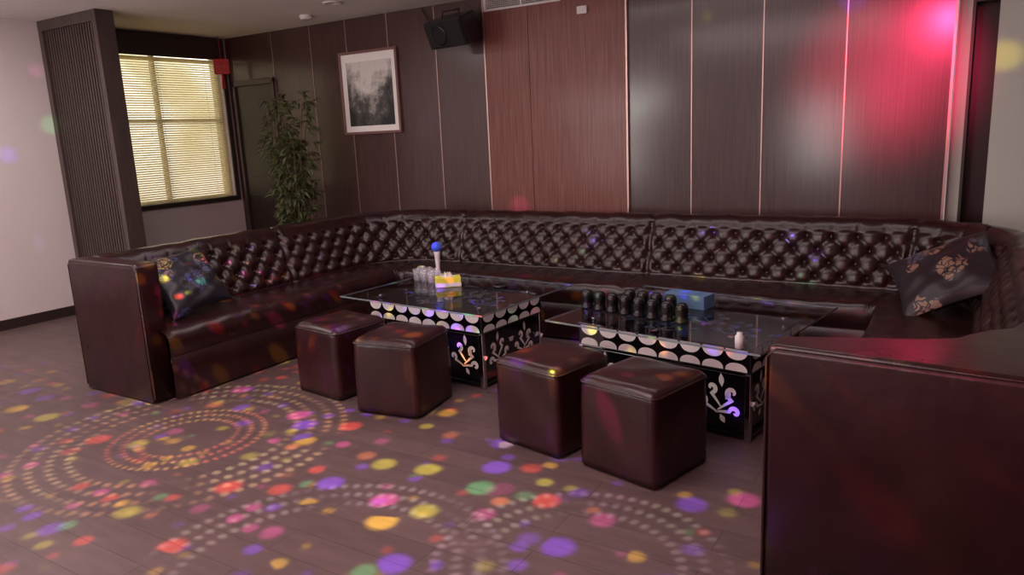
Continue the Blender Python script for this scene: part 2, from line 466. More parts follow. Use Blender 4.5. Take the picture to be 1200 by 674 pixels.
# ------------------------------------------------------------------ stools
def stool(x, y, rdeg, hh=.43, w=.405):
    st = empty('leather_stool', (x, y, 0), math.radians(rdeg))
    bm = bmesh.new()
    n = 14; hw = w/2
    bmesh.ops.create_cube(bm, size=1.0)
    bmesh.ops.subdivide_edges(bm, edges=bm.edges[:], cuts=n, use_grid_fill=True)
    ph = random.uniform(0, 6)
    for v in bm.verts:
        x_, y_, z_ = v.co*2
        def rnd(p, q, r):
            ap, aq = abs(p), abs(q)
            if ap > 1-r and aq > 1-r:
                dx, dy = ap-(1-r), aq-(1-r)
                m = max(dx, dy); l = math.hypot(dx, dy)
                if l > 1e-9:
                    k = m/l
                    ap, aq = 1-r+dx*k, 1-r+dy*k
            return math.copysign(ap, p), math.copysign(aq, q)
        x2, y2 = rnd(x_, y_, .14)
        puff = 0
        if z_ > .999: puff = .045*(1-x_**4)*(1-y_**4)
        hor = 1-.012*(1+z_)
        xx = x2*hw*hor; yy = y2*hw*hor
        if abs(x_) > .999 or abs(y_) > .999:
            k = 1+.014*(1-z_*z_)+.004*math.sin(z_*5+x_*4+y_*3+ph)
            xx *= k; yy *= k
        if z_ > .999:
            e = max(abs(x_), abs(y_))
            zdrop = .02*max(0, (e-.88)/.12)**2
            zv = hh*1.0 - zdrop + puff*hh*.5 + .003*math.sin(x_*4+ph)*math.sin(y_*5)
        else:
            zv = .012+(z_+1)/2*(hh-.034)
        v.co = Vector((xx, yy, zv))
    bm_obj('cushion_body', bm, M_leather_w, st, smooth=True)
    bm = bmesh.new()
    pts = []
    r = .03; q = hw*.985
    for cx, cy, a0 in ((q-r, q-r, 0), (-(q-r), q-r, 90), (-(q-r), -(q-r), 180), (q-r, -(q-r), 270)):
        for i in range(5):
            a = math.radians(a0+i*22.5); pts.append((cx+r*math.cos(a), cy+r*math.sin(a), hh-.026))
    pts.append(pts[0])
    tube(bm, pts, .005, 6)
    bm_obj('piping', bm, M_leather, st)
    bm = bmesh.new()
    for sx in (-1, 1):
        for sy in (-1, 1):
            lathe(bm, [(0, 0), (.02, 0), (.02, .018), (0, .018)], 10, c=(sx*.15, sy*.15, 0))
    bm_obj('feet', bm, M_black, st)
stool(-3.25, 3.165, -7)
stool(-2.70, 3.09, 8)
stool(-1.71, 3.05, -12)
stool(-1.20, 2.965, -14, w=.415)

# ------------------------------------------------------------------ coffee tables
def ribbon(bm, pts, wid, n):
    vs = []
    for k, p in enumerate(pts):
        q0 = pts[max(k-1, 0)]; q1 = pts[min(k+1, len(pts)-1)]
        dx, dy = q1[0]-q0[0], q1[1]-q0[1]; l = math.hypot(dx, dy) or 1
        w = wid(k/(len(pts)-1))
        a = (p[0]-dy/l*w, p[1]+dx/l*w); b = (p[0]+dy/l*w, p[1]-dx/l*w)
        vs.append((bm.verts.new(n(*a)), bm.verts.new(n(*b))))
    for k in range(len(vs)-1):
        bm.faces.new((vs[k][0], vs[k][1], vs[k+1][1], vs[k+1][0]))
def spiral(cx, cy, r0, turns, a0, dirn, stem):
    pts = []
    N = 26
    for i in range(N+1):
        t = i/N
        r = r0*(.12+.88*t); a = a0+dirn*2*math.pi*turns*(t-1)
        pts.append((cx+r*math.cos(a), cy+r*math.sin(a)))
    x, y = pts[-1]
    for i in range(1, 9):
        t = i/8
        pts.append((x+(stem[0]-x)*t, y+(stem[1]-y)*t + .012*math.sin(math.pi*t)))
    return pts
def flourish(bm, n, cx, cy, sc, mx=1):
    w = lambda t: sc*(.025+.06*math.sin(math.pi*min(1, t)))
    def P(pts): return [(cx+mx*sc*p[0], cy+sc*p[1]) for p in pts]
    for (px, py, r, a0, dr, st) in [(.45, .25, .26, 1.5*math.pi, 1, (-.1, -.45)), (-.35, .35, .2, 1.5*math.pi, -1, (.05, -.35)), (.55, -.45, .2, math.pi, 1, (-.2, -.55)), (-.7, -.15, .17, 1.7*math.pi, -1, (-.1, -.55))]:
        ribbon(bm, P(spiral(px, py, r, .9, a0, dr, st)), w, n)
    for (ax, ay, ang, ln) in [(.05, .45, 95, .5), (.95, -.1, 30, .4), (-.95, .2, 150, .4), (0, -.6, -60, .35), (.2, 0, 60, .35)]:
        a = math.radians(ang); pts = [(ax+ln*t/8*math.cos(a), ay+ln*t/8*math.sin(a)) for t in range(9)]
        ribbon(bm, P(pts), lambda t: sc*.10*math.sin(math.pi*max(.02, min(.98, t))), n)

def table(x, y, rdeg, gw, gd, bw, bd, gy=0):
    tb = empty('coffee_table', (x, y, 0), math.radians(rdeg))
    hx, hy_ = gw/2, gd/2; bx, by = bw/2, bd/2
    bm = bmesh.new(); add_box(bm, -hx, hx, -hy_+gy, hy_+gy, .490, .501, .002)
    bm.normal_update()
    for f in bm.faces: f.material_index = 1 if abs(f.normal.z) < .5 else 0
    bm_obj('glass_top', bm, [M_glass, M_glass_edge], tb)
    A0, A1 = .345, .462
    box('apron', -bx, bx, -by, by, A0, A1, M_blackgl, tb, .002)
    bm = bmesh.new()
    for zc in (A0-.001, A1+.003):
        for sy in (-1, 1):
            add_box(bm, -bx-.004, bx+.004, sy*by-.004, sy*by+.004, zc-.004, zc+.003)
        for sx in (-1, 1):
            add_box(bm, sx*bx-.004, sx*bx+.004, -by, by, zc-.004, zc+.003)
    bm_obj('chrome_rim', bm, M_chrome, tb)
    bm = bmesh.new()
    for sx in (-1, 1):
        for sy in (-1, 1):
            add_box(bm, sx*(bx-.012)-.014, sx*(bx-.012)+.014, sy*(by-.012)-.014, sy*(by-.012)+.014, 0, A0-.004, .003)
            lathe(bm, [(.0, .466), (.02, .466), (.012, .478), (.02, .4898), (0, .4898)], 14, c=(sx*(bx-.06), sy*(by-.06), 0))
    bm_obj('legs', bm, M_chrome, tb)
    box('lower_cabinet', -bx+.02, bx-.02, -by+.02, by-.02, .02, .325, M_blackgl, tb, .003)
    box('lower_shelf', -bx+.0, bx-.0, -by+.0, by-.0, .02, .035, M_blackgl, tb, .002)
    bm = bmesh.new()
    def petals(nf, length):
        cnt = max(3, round(length/.125)); st = length/cnt
        for i in range(cnt):
            c = -length/2+(i+.5)*st
            for (zt, dirn, hg) in ((A1-.006, -1, .052), (A0+.004, 1, .040)):  # lower flipped row: mirror reflection of the upper petals, modelled as print
                K = 18; w = st*.455; vs = []
                for j in range(K+1):
                    a = -math.pi/2+math.pi*j/K
                    vs.append((c+w*math.sin(a), zt+dirn*hg*max(0, math.cos(a))**.75))
                bm.faces.new([bm.verts.new(nf(*p)) for p in vs])
    fr = lambda u, v: (u, -by-.0016, v)
    bk = lambda u, v: (u, by+.0016, v)
    rt = lambda u, v: (bx+.0016, u, v)
    lf = lambda u, v: (-bx-.0016, u, v)
    petals(fr, bw-.02); petals(bk, bw-.02); petals(rt, bd-.02); petals(lf, bd-.02)
    fr2 = lambda u, v: (u, -by+.02-.0016, v); bk2 = lambda u, v: (u, by-.02+.0016, v)
    rt2 = lambda u, v: (bx-.02+.0016, u, v); lf2 = lambda u, v: (-bx+.02-.0016, u, v)
    for fn, ln in ((fr2, bw), (bk2, bw)):
        flourish(bm, fn, -ln*.34, .19, .135, -1); flourish(bm, fn, 0, .19, .135, 1); flourish(bm, fn, ln*.34, .19, .135, 1)
    for fn, ln in ((rt2, bd), (lf2, bd)):
        flourish(bm, fn, -ln*.22, .20, .125, -1); flourish(bm, fn, ln*.22, .20, .125, 1)
    bm_obj('white_pattern', bm, M_whitepat, tb)
    bm = bmesh.new()
    tp = lambda u, v: (u, v, .4636)
    for (u, v, s_, m_) in ((-.28, .02, .16, -1), (.08, .12, .15, 1), (.30, -.02, .17, 1), (-.05, -.14, .13, -1)):
        flourish(bm, tp, u, v, s_, m_)
    bm_obj('top_pattern', bm, M_greypat, tb)
    return tb
table(-2.87, 3.83, -5, 1.20, .95, .96, .62, .03)
table(-1.27, 3.76, -9, 1.20, 1.04, .98, .62, .05)

# ------------------------------------------------------------------ table items
GZ = .5015
def dice_cup(x, y):
    bm = bmesh.new()
    lathe(bm, [(0, 0), (.034, 0), (.036, .004), (.036, .014), (.032, .018), (.033, .045), (.034, .075), (.031, .092), (.022, .103), (0, .107)], 20)
    bm_obj('dice_cup', bm, [M_cup], loc=(x, y, GZ))
for i in range(8):
    t = i/7
    dice_cup(-1.84+.60*t, 3.72-.13*t)
for i in range(4):
    t = i/3
    dice_cup(-1.62+.26*t, 3.81-.055*t)
M_blue = mat('blue_cardboard', srgb(88, 122, 158), 0.55, var=.15, vscale=20)
M_yel = mat('yellow_cardboard', srgb(226, 220, 70), 0.5, var=.1, vscale=20)
M_tissue = mat('tissue_paper', srgb(235, 232, 228), 0.9, bump=.3, bscale=60)
def tissue_box(name, x, y, rz, sx, sy, sz, m, tissue=True, sleeve=None):
    e = empty(name, (x, y, GZ), math.radians(rz))
    box('carton', -sx/2, sx/2, -sy/2, sy/2, 0, sz, m, e, .003)
    if sleeve: box('white_sleeve', -sx/2-.001, sx/2+.001, -sy/2-.001, sy/2+.001, .003, sz*.45, sleeve, e, .001)
    bm = bmesh.new()
    K = 16; vs = [bm.verts.new((sx*.3*math.cos(2*math.pi*i/K), sy*.25*math.sin(2*math.pi*i/K), sz+.0006)) for i in range(K)]
    bm.faces.new(vs)
    bm_obj('slot', bm, M_blue if not tissue else M_tissue, e)
    if tissue:
        bm = bmesh.new(); g = []
        for i in range(9):
            row = []
            for j in range(4):
                u = i/8-.5; v = j/3
                row.append(bm.verts.new((u*sx*.45*(1-.4*v), .008*math.sin(i*1.7)*(1+v), sz+v*.03*(1+.2*math.sin(i*2.1)))))
            g.append(row)
        for i in range(8):
            for j in range(3): bm.faces.new((g[i][j], g[i+1][j], g[i+1][j+1], g[i][j+1]))
        bm_obj('tissue', bm, M_tissue, e, smooth=True)
tissue_box('tissue_box', -1.33, 3.97, -10, .25, .125, .075, M_blue, False)
tissue_box('tissue_carton', -3.00, 3.95, 40, .17, .10, .065, M_yel, True, M_wplastic)
def glass(x, y, h=.085, r=.03):
    bm = bmesh.new()
    lathe(bm, [(0, 0), (r*.8, 0), (r, h), (r-.002, h), (r*.8-.002, .008), (0, .008)], 16)
    bm_obj('drinking_glass', bm, M_tumbler, loc=(x, y, GZ))
for (x, y) in [(-3.36, 4.12), (-3.28, 4.10), (-3.20, 4.08), (-3.33, 4.03), (-3.25, 4.01), (-3.17, 3.99)]:
    glass(x, y)
M_bluefoam = mat('blue_foam', srgb(70, 100, 225), 0.9, bump=.5, bscale=120)
mc = empty('microphone', (-3.28, 4.21, GZ))
bm = bmesh.new(); lathe(bm, [(0, 0), (.05, 0), (.05, .012), (.02, .02), (.014, .06), (.020, .16), (.024, .19), (0, .19)], 18); bm_obj('handle_and_base', bm, M_wplastic, mc)
bm = bmesh.new(); bmesh.ops.create_uvsphere(bm, u_segments=18, v_segments=12, radius=.038, matrix=Matrix.Translation((0, 0, .215))); bm_obj('foam_head', bm, M_bluefoam, mc, smooth=True)
bm = bmesh.new(); lathe(bm, [(0, 0), (.02, 0), (.021, .055), (.013, .062), (.013, .072), (0, .072)], 16); bm_obj('small_white_bottle', bm, M_wplastic, loc=(-.86, 3.27, GZ))
bm = bmesh.new(); lathe(bm, [(0, 0), (.045, 0), (.055, .02), (.05, .022), (.04, .006), (0, .006)], 20); bm_obj('ashtray', bm, M_blackgl, loc=(-2.62, 4.02, GZ))

# ------------------------------------------------------------------ pillows
def pillow_mat(name, base, fl1, fl2, sc):
    m = bpy.data.materials.new(name); m.use_nodes = True
    nt = m.node_tree; N = nt.nodes; L = nt.links; b = N['Principled BSDF']
    tc = N.new('ShaderNodeTexCoord')
    nz = N.new('ShaderNodeTexNoise'); nz.inputs['Scale'].default_value = 9; L.new(tc.outputs['Object'], nz.inputs['Vector'])
    ad = N.new('ShaderNodeMix'); ad.data_type = 'RGBA'; ad.inputs['Factor'].default_value = .12
    L.new(tc.outputs['Object'], ad.inputs[6]); L.new(nz.outputs['Color'], ad.inputs[7])
    vo = N.new('ShaderNodeTexVoronoi'); vo.inputs['Scale'].default_value = sc; L.new(ad.outputs[2], vo.inputs['Vector'])
    v2 = N.new('ShaderNodeTexVoronoi'); v2.feature = 'DISTANCE_TO_EDGE'; v2.inputs['Scale'].default_value = sc*4; L.new(ad.outputs[2], v2.inputs['Vector'])
    lt = N.new('ShaderNodeMath'); lt.operation = 'LESS_THAN'; lt.inputs[1].default_value = .50; L.new(vo.outputs['Distance'], lt.inputs[0])
    gt = N.new('ShaderNodeMath'); gt.operation = 'GREATER_THAN'; gt.inputs[1].default_value = .09; L.new(v2.outputs['Distance'], gt.inputs[0])
    mu = N.new('ShaderNodeMath'); mu.operation = 'MULTIPLY'; L.new(lt.outputs[0], mu.inputs[0]); L.new(gt.outputs[0], mu.inputs[1])
    sp = N.new('ShaderNodeSeparateColor'); L.new(vo.outputs['Color'], sp.inputs[0])
    cr = N.new('ShaderNodeValToRGB'); cr.color_ramp.interpolation = 'CONSTANT'
    cr.color_ramp.elements[0].color = base; cr.color_ramp.elements[1].position = .30; cr.color_ramp.elements[1].color = fl1
    e3 = cr.color_ramp.elements.new(.65); e3.color = fl2
    L.new(sp.outputs[0], cr.inputs['Fac'])
    mx = N.new('ShaderNodeMix'); mx.data_type = 'RGBA'; mx.inputs[6].default_value = base
    L.new(mu.outputs[0], mx.inputs['Factor']); L.new(cr.outputs['Color'], mx.inputs[7]); L.new(mx.outputs[2], b.inputs['Base Color'])
    b.inputs['Roughness'].default_value = .42
    return m
MP1 = pillow_mat('navy_satin_floral', srgb(28, 24, 34), srgb(66, 70, 108), srgb(142, 118, 88), 8)
MP2 = pillow_mat('dark_satin_embroidered', srgb(40, 32, 38), srgb(142, 112, 94), srgb(90, 90, 104), 6.5)
def pillow(loc, M3, m, sz=.44):
    e = bpy.data.objects.new('throw_pillow', None); S.collection.objects.link(e)
    e.matrix_world = Matrix.Translation(loc) @ M3.to_4x4()
    n = 28; V = []; F = []
    for side in (1, -1):
        for i in range(n+1):
            for j in range(n+1):
                u = i/n*2-1; v = j/n*2-1
                k = (max(0, (1-u*u))*max(0, (1-v*v)))**.42
                pin = 1-.09*(1-abs(u)**2)*(abs(v)**2); pin2 = 1-.09*(1-abs(v)**2)*(abs(u)**2)
                wr = (.006*math.sin(u*9+v*4)+.004*math.sin(v*13-u*6))*k
                V.append((u*sz/2*pin2, v*sz/2*pin, side*(.075*k)+wr))
    for s_ in range(2):
        o = s_*(n+1)*(n+1)
        for i in range(n):
            for j in range(n):
                a = o+i*(n+1)+j
                f = (a, a+n+1, a+n+2, a+1)
                F.append(f if s_ == 0 else f[::-1])
    mobj('cover', V, F, m, e, smooth=True)
    bm = bmesh.new()
    for sx in (-1, 1):
        for sy in (-1, 1):
            c = Vector((sx*sz/2, sy*sz/2, 0)); dirv = Vector((sx, sy, 0)).normalized()
            for q in range(7):
                o_ = Vector((random.uniform(-.006, .006), random.uniform(-.006, .006), random.uniform(-.006, .006)))
                tube(bm, [c-dirv*.012, c+dirv*.015+o_, c+dirv*.035+o_*2.2], [.003, .003, .0015], 5)
    bm_obj('corner_tassels', bm, m, e)
def basis(n, roll):
    n = Vector(n).normalized(); up = Vector((0, 0, 1))
    a = up.cross(n).normalized(); b = n.cross(a)
    r = math.radians(roll)
    a2 = a*math.cos(r)+b*math.sin(r); b2 = n.cross(a2)
    return Matrix((a2, b2, n)).transposed()
pillow(Vector((-4.31, 2.89, .65)), basis((.80, -.10, .60), 8), MP1, .44)
pillow(Vector((-.11, 4.64, .63)), basis((-.33, -.47, .82), 46), MP2, .54)

# ------------------------------------------------------------------ picture
def ink_mat():
    m = bpy.data.materials.new('ink_landscape'); m.use_nodes = True
    nt = m.node_tree; N = nt.nodes; L = nt.links; b = N['Principled BSDF']
    tc = N.new('ShaderNodeTexCoord'); sx = N.new('ShaderNodeSeparateXYZ'); L.new(tc.outputs['Object'], sx.inputs[0])
    n = N.new('ShaderNodeTexNoise'); n.inputs['Scale'].default_value = 7; n.inputs['Detail'].default_value = 9; n.inputs['Roughness'].default_value = .62
    L.new(tc.outputs['Object'], n.inputs['Vector'])
    ax = N.new('ShaderNodeMath'); ax.operation = 'ABSOLUTE'
    of = N.new('ShaderNodeMath'); of.operation = 'ADD'; of.inputs[1].default_value = .02; L.new(sx.outputs['X'], of.inputs[0]); L.new(of.outputs[0], ax.inputs[0])
    a1 = N.new('ShaderNodeMath'); a1.operation = 'MULTIPLY_ADD'; a1.inputs[1].default_value = .9; L.new(ax.outputs[0], a1.inputs[0]); L.new(n.outputs['Fac'], a1.inputs[2])
    a2 = N.new('ShaderNodeMath'); a2.operation = 'MULTIPLY_ADD'; a2.inputs[1].default_value = -.8; L.new(sx.outputs['Z'], a2.inputs[0]); L.new(a1.outputs[0], a2.inputs[2])
    r = N.new('ShaderNodeValToRGB'); cr = r.color_ramp
    cr.elements[0].position = .44; cr.elements[0].color = srgb(218, 214, 208)
    cr.elements[1].position = .90; cr.elements[1].color = srgb(34, 32, 34)
    e = cr.elements.new(.57); e.color = srgb(170, 165, 160); e = cr.elements.new(.70); e.color = srgb(84, 80, 80)
    L.new(a2.outputs[0], r.inputs['Fac']); L.new(r.outputs['Color'], b.inputs['Base Color']); b.inputs['Roughness'].default_value = .5
    return m
pc = empty('framed_ink_painting', (-5.07, YB-.014, 1.945))
W, H = .37, .395
bm = bmesh.new()
add_box(bm, -W, W, -.030, 0, H-.025, H, .004); add_box(bm, -W, W, -.030, 0, -H, -H+.025, .004)
add_box(bm, -W, -W+.025, -.030, 0, -H+.025, H-.025, .004); add_box(bm, W-.025, W, -.030, 0, -H+.025, H-.025, .004)
M_pframe = mat('picture_frame_wood', srgb(124, 88, 84), .4, var=.1)
bm_obj('frame', bm, M_pframe, pc)
box('mat_board', -W+.025, W-.025, -.016, -.002, -H+.025, H-.025, mat('mat_board', srgb(244, 238, 234), .7), pc)
box('ink_print', -W+.085, W-.075, -.019, -.0165, -H+.08, H-.10, ink_mat(), pc)

# ------------------------------------------------------------------ speaker
sp = empty('wall_speaker', (-3.83, 5.36, 2.375))
sp.rotation_euler = (math.radians(22), 0, math.radians(-10))
bm = bmesh.new()
vs = [(-.23, -.13, -.115), (.23, -.13, -.115), (.16, .12, -.105), (-.16, .12, -.105), (-.23, -.13, .115), (.23, -.13, .115), (.16, .12, .105), (-.16, .12, .105)]
b_ = [bm.verts.new(v) for v in vs]
for f in ((0, 1, 2, 3), (7, 6, 5, 4), (0, 4, 5, 1), (1, 5, 6, 2), (2, 6, 7, 3), (3, 7, 4, 0)): bm.faces.new([b_[i] for i in f])
bmesh.ops.recalc_face_normals(bm, faces=bm.faces[:])
bmesh.ops.bevel(bm, geom=bm.edges[:], offset=.012, segments=2, affect='EDGES')
bm_obj('cabinet', bm, M_black, sp)
M_grille = mat('speaker_grille', srgb(26, 24, 28), .6, bump=1.0, bscale=300)
box('grille', -.205, .205, -.138, -.131, -.095, .095, M_grille, sp, .003)
bm = bmesh.new()
lathe(bm, [(.075, 0), (.085, .004), (.085, .006), (.075, .008)], 26); o = bm_obj('woofer_ring', bm, M_black, sp, loc=(-.06, -.139, 0), rot=(math.radians(90), 0, 0))
bm = bmesh.new()
tube(bm, [(0, .10, 0), (0, .17, .05), (0, .27, .06)], .014, 8); tube(bm, [(-.1, .0, .115), (-.1, .02, .15), (.1, .02, .15), (.1, 0, .115)], .008, 6)
bm_obj('bracket', bm, M_black, sp)
bm = bmesh.new()
tube(bm, [(-4.37, 5.62, 2.63), (-4.28, 5.60, 2.5), (-4.14, 5.56, 2.40), (-4.00, 5.49, 2.37)], .005, 6)
bm_obj('speaker_cable', bm, M_black)

# ------------------------------------------------------------------ vent, detectors, sensor
av = empty('air_vent', (-3.32, YB-.031, 2.585))
bm = bmesh.new()
for (a, b, c, d_) in ((-.37, .37, .05, .063), (-.37, .37, -.063, -.05), (-.37, -.355, -.05, .05), (.355, .37, -.05, .05), (-.008, .008, -.05, .05)):
    add_box(bm, a, b, -.015, 0, c, d_, .001)
bm_obj('frame', bm, M_wplastic, av)
bm = bmesh.new()
for i in range(7):
    zz = -.045+i*.015
    add_box(bm, -.355, .355, -.005, .005, -.001, .001, M=Matrix.Translation((0, -.008, zz)) @ Matrix.Rotation(math.radians(35), 4, 'X'))
for i in range(44):
    xx = -.345+i*.016
    add_box(bm, xx-.001, xx+.001, -.011, -.003, -.05, .05)
bm_obj('louvres', bm, M_wplastic, av)
box('back', -.355, .355, -.0015, -.0005, -.05, .05, M_dark, av)
bm = bmesh.new(); lathe(bm, [(0, 0), (.055, 0), (.06, .02), (.06, .035)], 20); bm_obj('smoke_detector', bm, M_wplastic, loc=(-5.4, 5.2, ZC-.035))
bm = bmesh.new(); lathe(bm, [(0, .006), (.055, .006), (.06, 0), (.085, .004), (.085, .012), (0, .012)], 24); bm_obj('ceiling_downlight', bm, M_wplastic, loc=(-4.76, 4.9, ZC-.012))
bm = bmesh.new(); add_box(bm, -.045, .045, -.02, 0, -.03, .03, .006, 0, 3); add_box(bm, -.02, .02, -.026, -.02, -.012, .012, .003, 0, 2)
bm_obj('motion_sensor', bm, M_wplastic, loc=(-2.76, YB-.031, 2.43))

# ------------------------------------------------------------------ red ornament
M_red = mat('red_lacquer_paper', srgb(200, 24, 34), .45)
ro = empty('hanging_red_ornament', (-7.0, 5.45, 2.34), math.radians(50))
bm = bmesh.new()
add_box(bm, -.08, .08, -.012, .012, -.085, .075, .006)
tube(bm, [(0, 0, .07), (0, 0, .305)], .003, 5)
bm_obj('plaque', bm, M_red, ro)
bm = bmesh.new()
for k in range(16):
    a = k/16*2*math.pi
    tube(bm, [(0, 0, -.08), (.012*math.cos(a), .012*math.sin(a), -.12), (.018*math.cos(a), .018*math.sin(a), -.24)], .002, 4)
bmesh.ops.create_uvsphere(bm, u_segments=10, v_segments=8, radius=.016, matrix=Matrix.Translation((0, 0, -.10)))
bm_obj('tassel', bm, M_red, ro)
bm = bmesh.new()
for sgn in (-1, 1):
    tube(bm, [(sgn*.03, -.013, -.03), (sgn*.03, -.013, .03)], .004, 5)
tube(bm, [(-.045, -.013, 0), (.045, -.013, 0)], .004, 5)
bm_obj('gold_character', bm, mat('gold_paint', srgb(196, 120, 50), .4, metal=.5), ro)

# ------------------------------------------------------------------ plant
M_leaf = mat('bamboo_leaf', srgb(84, 90, 56), .5, var=.45, vscale=14)
M_stem = mat('bamboo_stem', srgb(98, 82, 58), .6)
pl = empty('potted_bamboo', (-5.62, 5.05, 0))
bm = bmesh.new(); lathe(bm, [(0, 0), (.12, 0), (.16, .26), (.175, .28), (.175, .31), (.155, .31), (.14, .27), (0, .27)], 28); bm_obj('pot', bm, mat('ceramic_pot', srgb(80, 66, 60), .3), pl)
bs = bmesh.new(); bf = bmesh.new()
def leaf(bm, p, d, ln, w):
    d = d.normalized(); s = d.cross(Vector((0, 0, 1)))
    if s.length < .1: s = Vector((1, 0, 0))
    s.normalize(); s = (s+Vector((random.uniform(-.6, .6), random.uniform(-.6, .6), random.uniform(-.6, .6)))).normalized()
    up = s.cross(d)
    a = bm.verts.new(p); b = bm.verts.new(p+d*ln*.4+s*w+up*.004); c = bm.verts.new(p+d*ln-Vector((0, 0, ln*.25))); e = bm.verts.new(p+d*ln*.4-s*w+up*.004); m_ = bm.verts.new(p+d*ln*.5-up*.004)
    for f in ((a, b, m_), (b, c, m_), (c, e, m_), (e, a, m_)): bm.faces.new(f)
for k in range(11):
    a = k*2.4; r0 = .05; top = random.uniform(1.45, 1.98)
    bx_, by_ = r0*math.cos(a), r0*math.sin(a)
    lean = random.uniform(.04, .20)
    pts = [Vector((bx_+lean*math.cos(a)*t*t, by_+lean*math.sin(a)*t*t, .25+(top-.25)*t)) for t in [i/10 for i in range(11)]]
    tube(bs, pts, [.010*(1-.6*i/10) for i in range(11)], 6)
    for q in range(28):
        t = random.uniform(.28, 1.0); i = min(9, int(t*10)); p = pts[i].lerp(pts[i+1], t*10-i)
        aa = random.uniform(0, 2*math.pi); L_ = random.uniform(.06, .20)*(1.15-.4*t)
        tip = p+Vector((math.cos(aa)*L_, math.sin(aa)*L_, random.uniform(-.02, .10)))
        tube(bs, [p, (p+tip)/2+Vector((0, 0, .015)), tip], [.003, .0025, .0015], 4)
        for w_ in range(8):
            tt = random.uniform(.3, 1.0); pp = p.lerp(tip, tt)
            dv = Vector((math.cos(aa+random.uniform(-1.2, 1.2)), math.sin(aa+random.uniform(-1.2, 1.2)), random.uniform(-.7, .4)))
            leaf(bf, pp, dv, random.uniform(.06, .105), random.uniform(.011, .017))
bm_obj('stems', bs, M_stem, pl); bm_obj('leaves', bf, M_leaf, pl)

# ------------------------------------------------------------------ lights
def area(name, loc, target, sx, sy, power, col):
    l = bpy.data.lights.new(name, 'AREA'); l.shape = 'RECTANGLE'; l.size = sx; l.size_y = sy; l.energy = power; l.color = col
    o = bpy.data.objects.new(name, l); S.collection.objects.link(o); o.location = loc
    o.rotation_euler = (Vector(target)-Vector(loc)).to_track_quat('-Z', 'Y').to_euler()
    return o
area('overhead_fill_main', (-2.2, 1.2, 2.6), (-2.2, 1.3, 0), 2.5, 1.5, 68, (1, .80, .82))  # added soft fill for general ambience and leather highlights, no visible fixture
area('overhead_fill_back', (-2.3, 4.0, 2.62), (-2.3, 4.0, 0), 3.6, .3, 20, (1, .83, .84))  # added fill strip lifting the back of the room, not a fixture
area('overhead_fill_left', (-5.8, 2.0, 2.6), (-5.9, 2.0, 0), 1.5, 1.5, 36, (1, .90, .88))  # added fill to brighten the left wall, no lamp there
area('ceiling_fill_up', (-5.0, .2, 1.9), (-5.2, 1.4, 2.65), 2.0, .5, 26, (1, .92, .89))  # off-camera fill added to brighten the ceiling, no cove exists
area('daylight_behind', (-2.35, -2.6, 1.25), (-1.6, 5.6, 1.3), .7, 1.2, 30, (1, .97, .95))
area('daylight_behind_left', (-6.3, -2.6, 1.3), (-4.6, 5.6, 1.6), 1.1, 1.6, 56, (1, .93, .90))
area('red_stage_light', (-1.25, -2.3, 1.8), (-.5, 5.6, 1.7), .7, .8, 26, (1, .04, .14))
def spot(name, loc, target, power, col, ang, blend=.3, rad=.03):
    l = bpy.data.lights.new(name, 'SPOT'); l.energy = power; l.color = col; l.spot_size = math.radians(ang); l.spot_blend = blend; l.shadow_soft_size = rad
    o = bpy.data.objects.new(name, l); S.collection.objects.link(o); o.location = loc
    o.rotation_euler = (Vector(target)-Vector(loc)).to_track_quat('-Z', 'Y').to_euler()
    return o
spot('red_spot', (-.3, 2.0, 2.5), (-.60, 5.65, 1.75), 1150, (1, .04, .14), 21, 1.0, .1)
PX, PY, PZ = -2.4, 1.9, 2.5
for (nm, tgt, c, p, a_) in [('violet_beam', (-1.05, 5.2, .73), (.25, .12, 1), 900, 1.6), ('violet_beam', (-.87, 5.17, .62), (.25, .12, 1), 900, 1.5), ('violet_beam', (-1.66, 5.2, .73), (.3, .12, 1), 700, 1.3), ('violet_beam', (-1.58, 5.2, .76), (.3, .12, 1), 700, .9),
                        ('green_beam', (-.34, 4.37, .44), (.1, 1, .2), 500, 1.2), ('violet_beam', (-7.17, 2.9, 1.55), (.3, .15, 1), 170, 1.0), ('yellow_beam', (-7.17, 2.95, .9), (1, .75, .1), 110, 2.0), ('yellow_beam', (-7.17, 2.95, .45), (1, .65, .1), 110, 1.8),
                        ('violet_beam', (-7.17, 3.4, .72), (.5, .3, 1), 110, 1.4)]:
    spot(nm, (PX, PY, PZ-.08), tgt, p, c, a_, .4, .004)

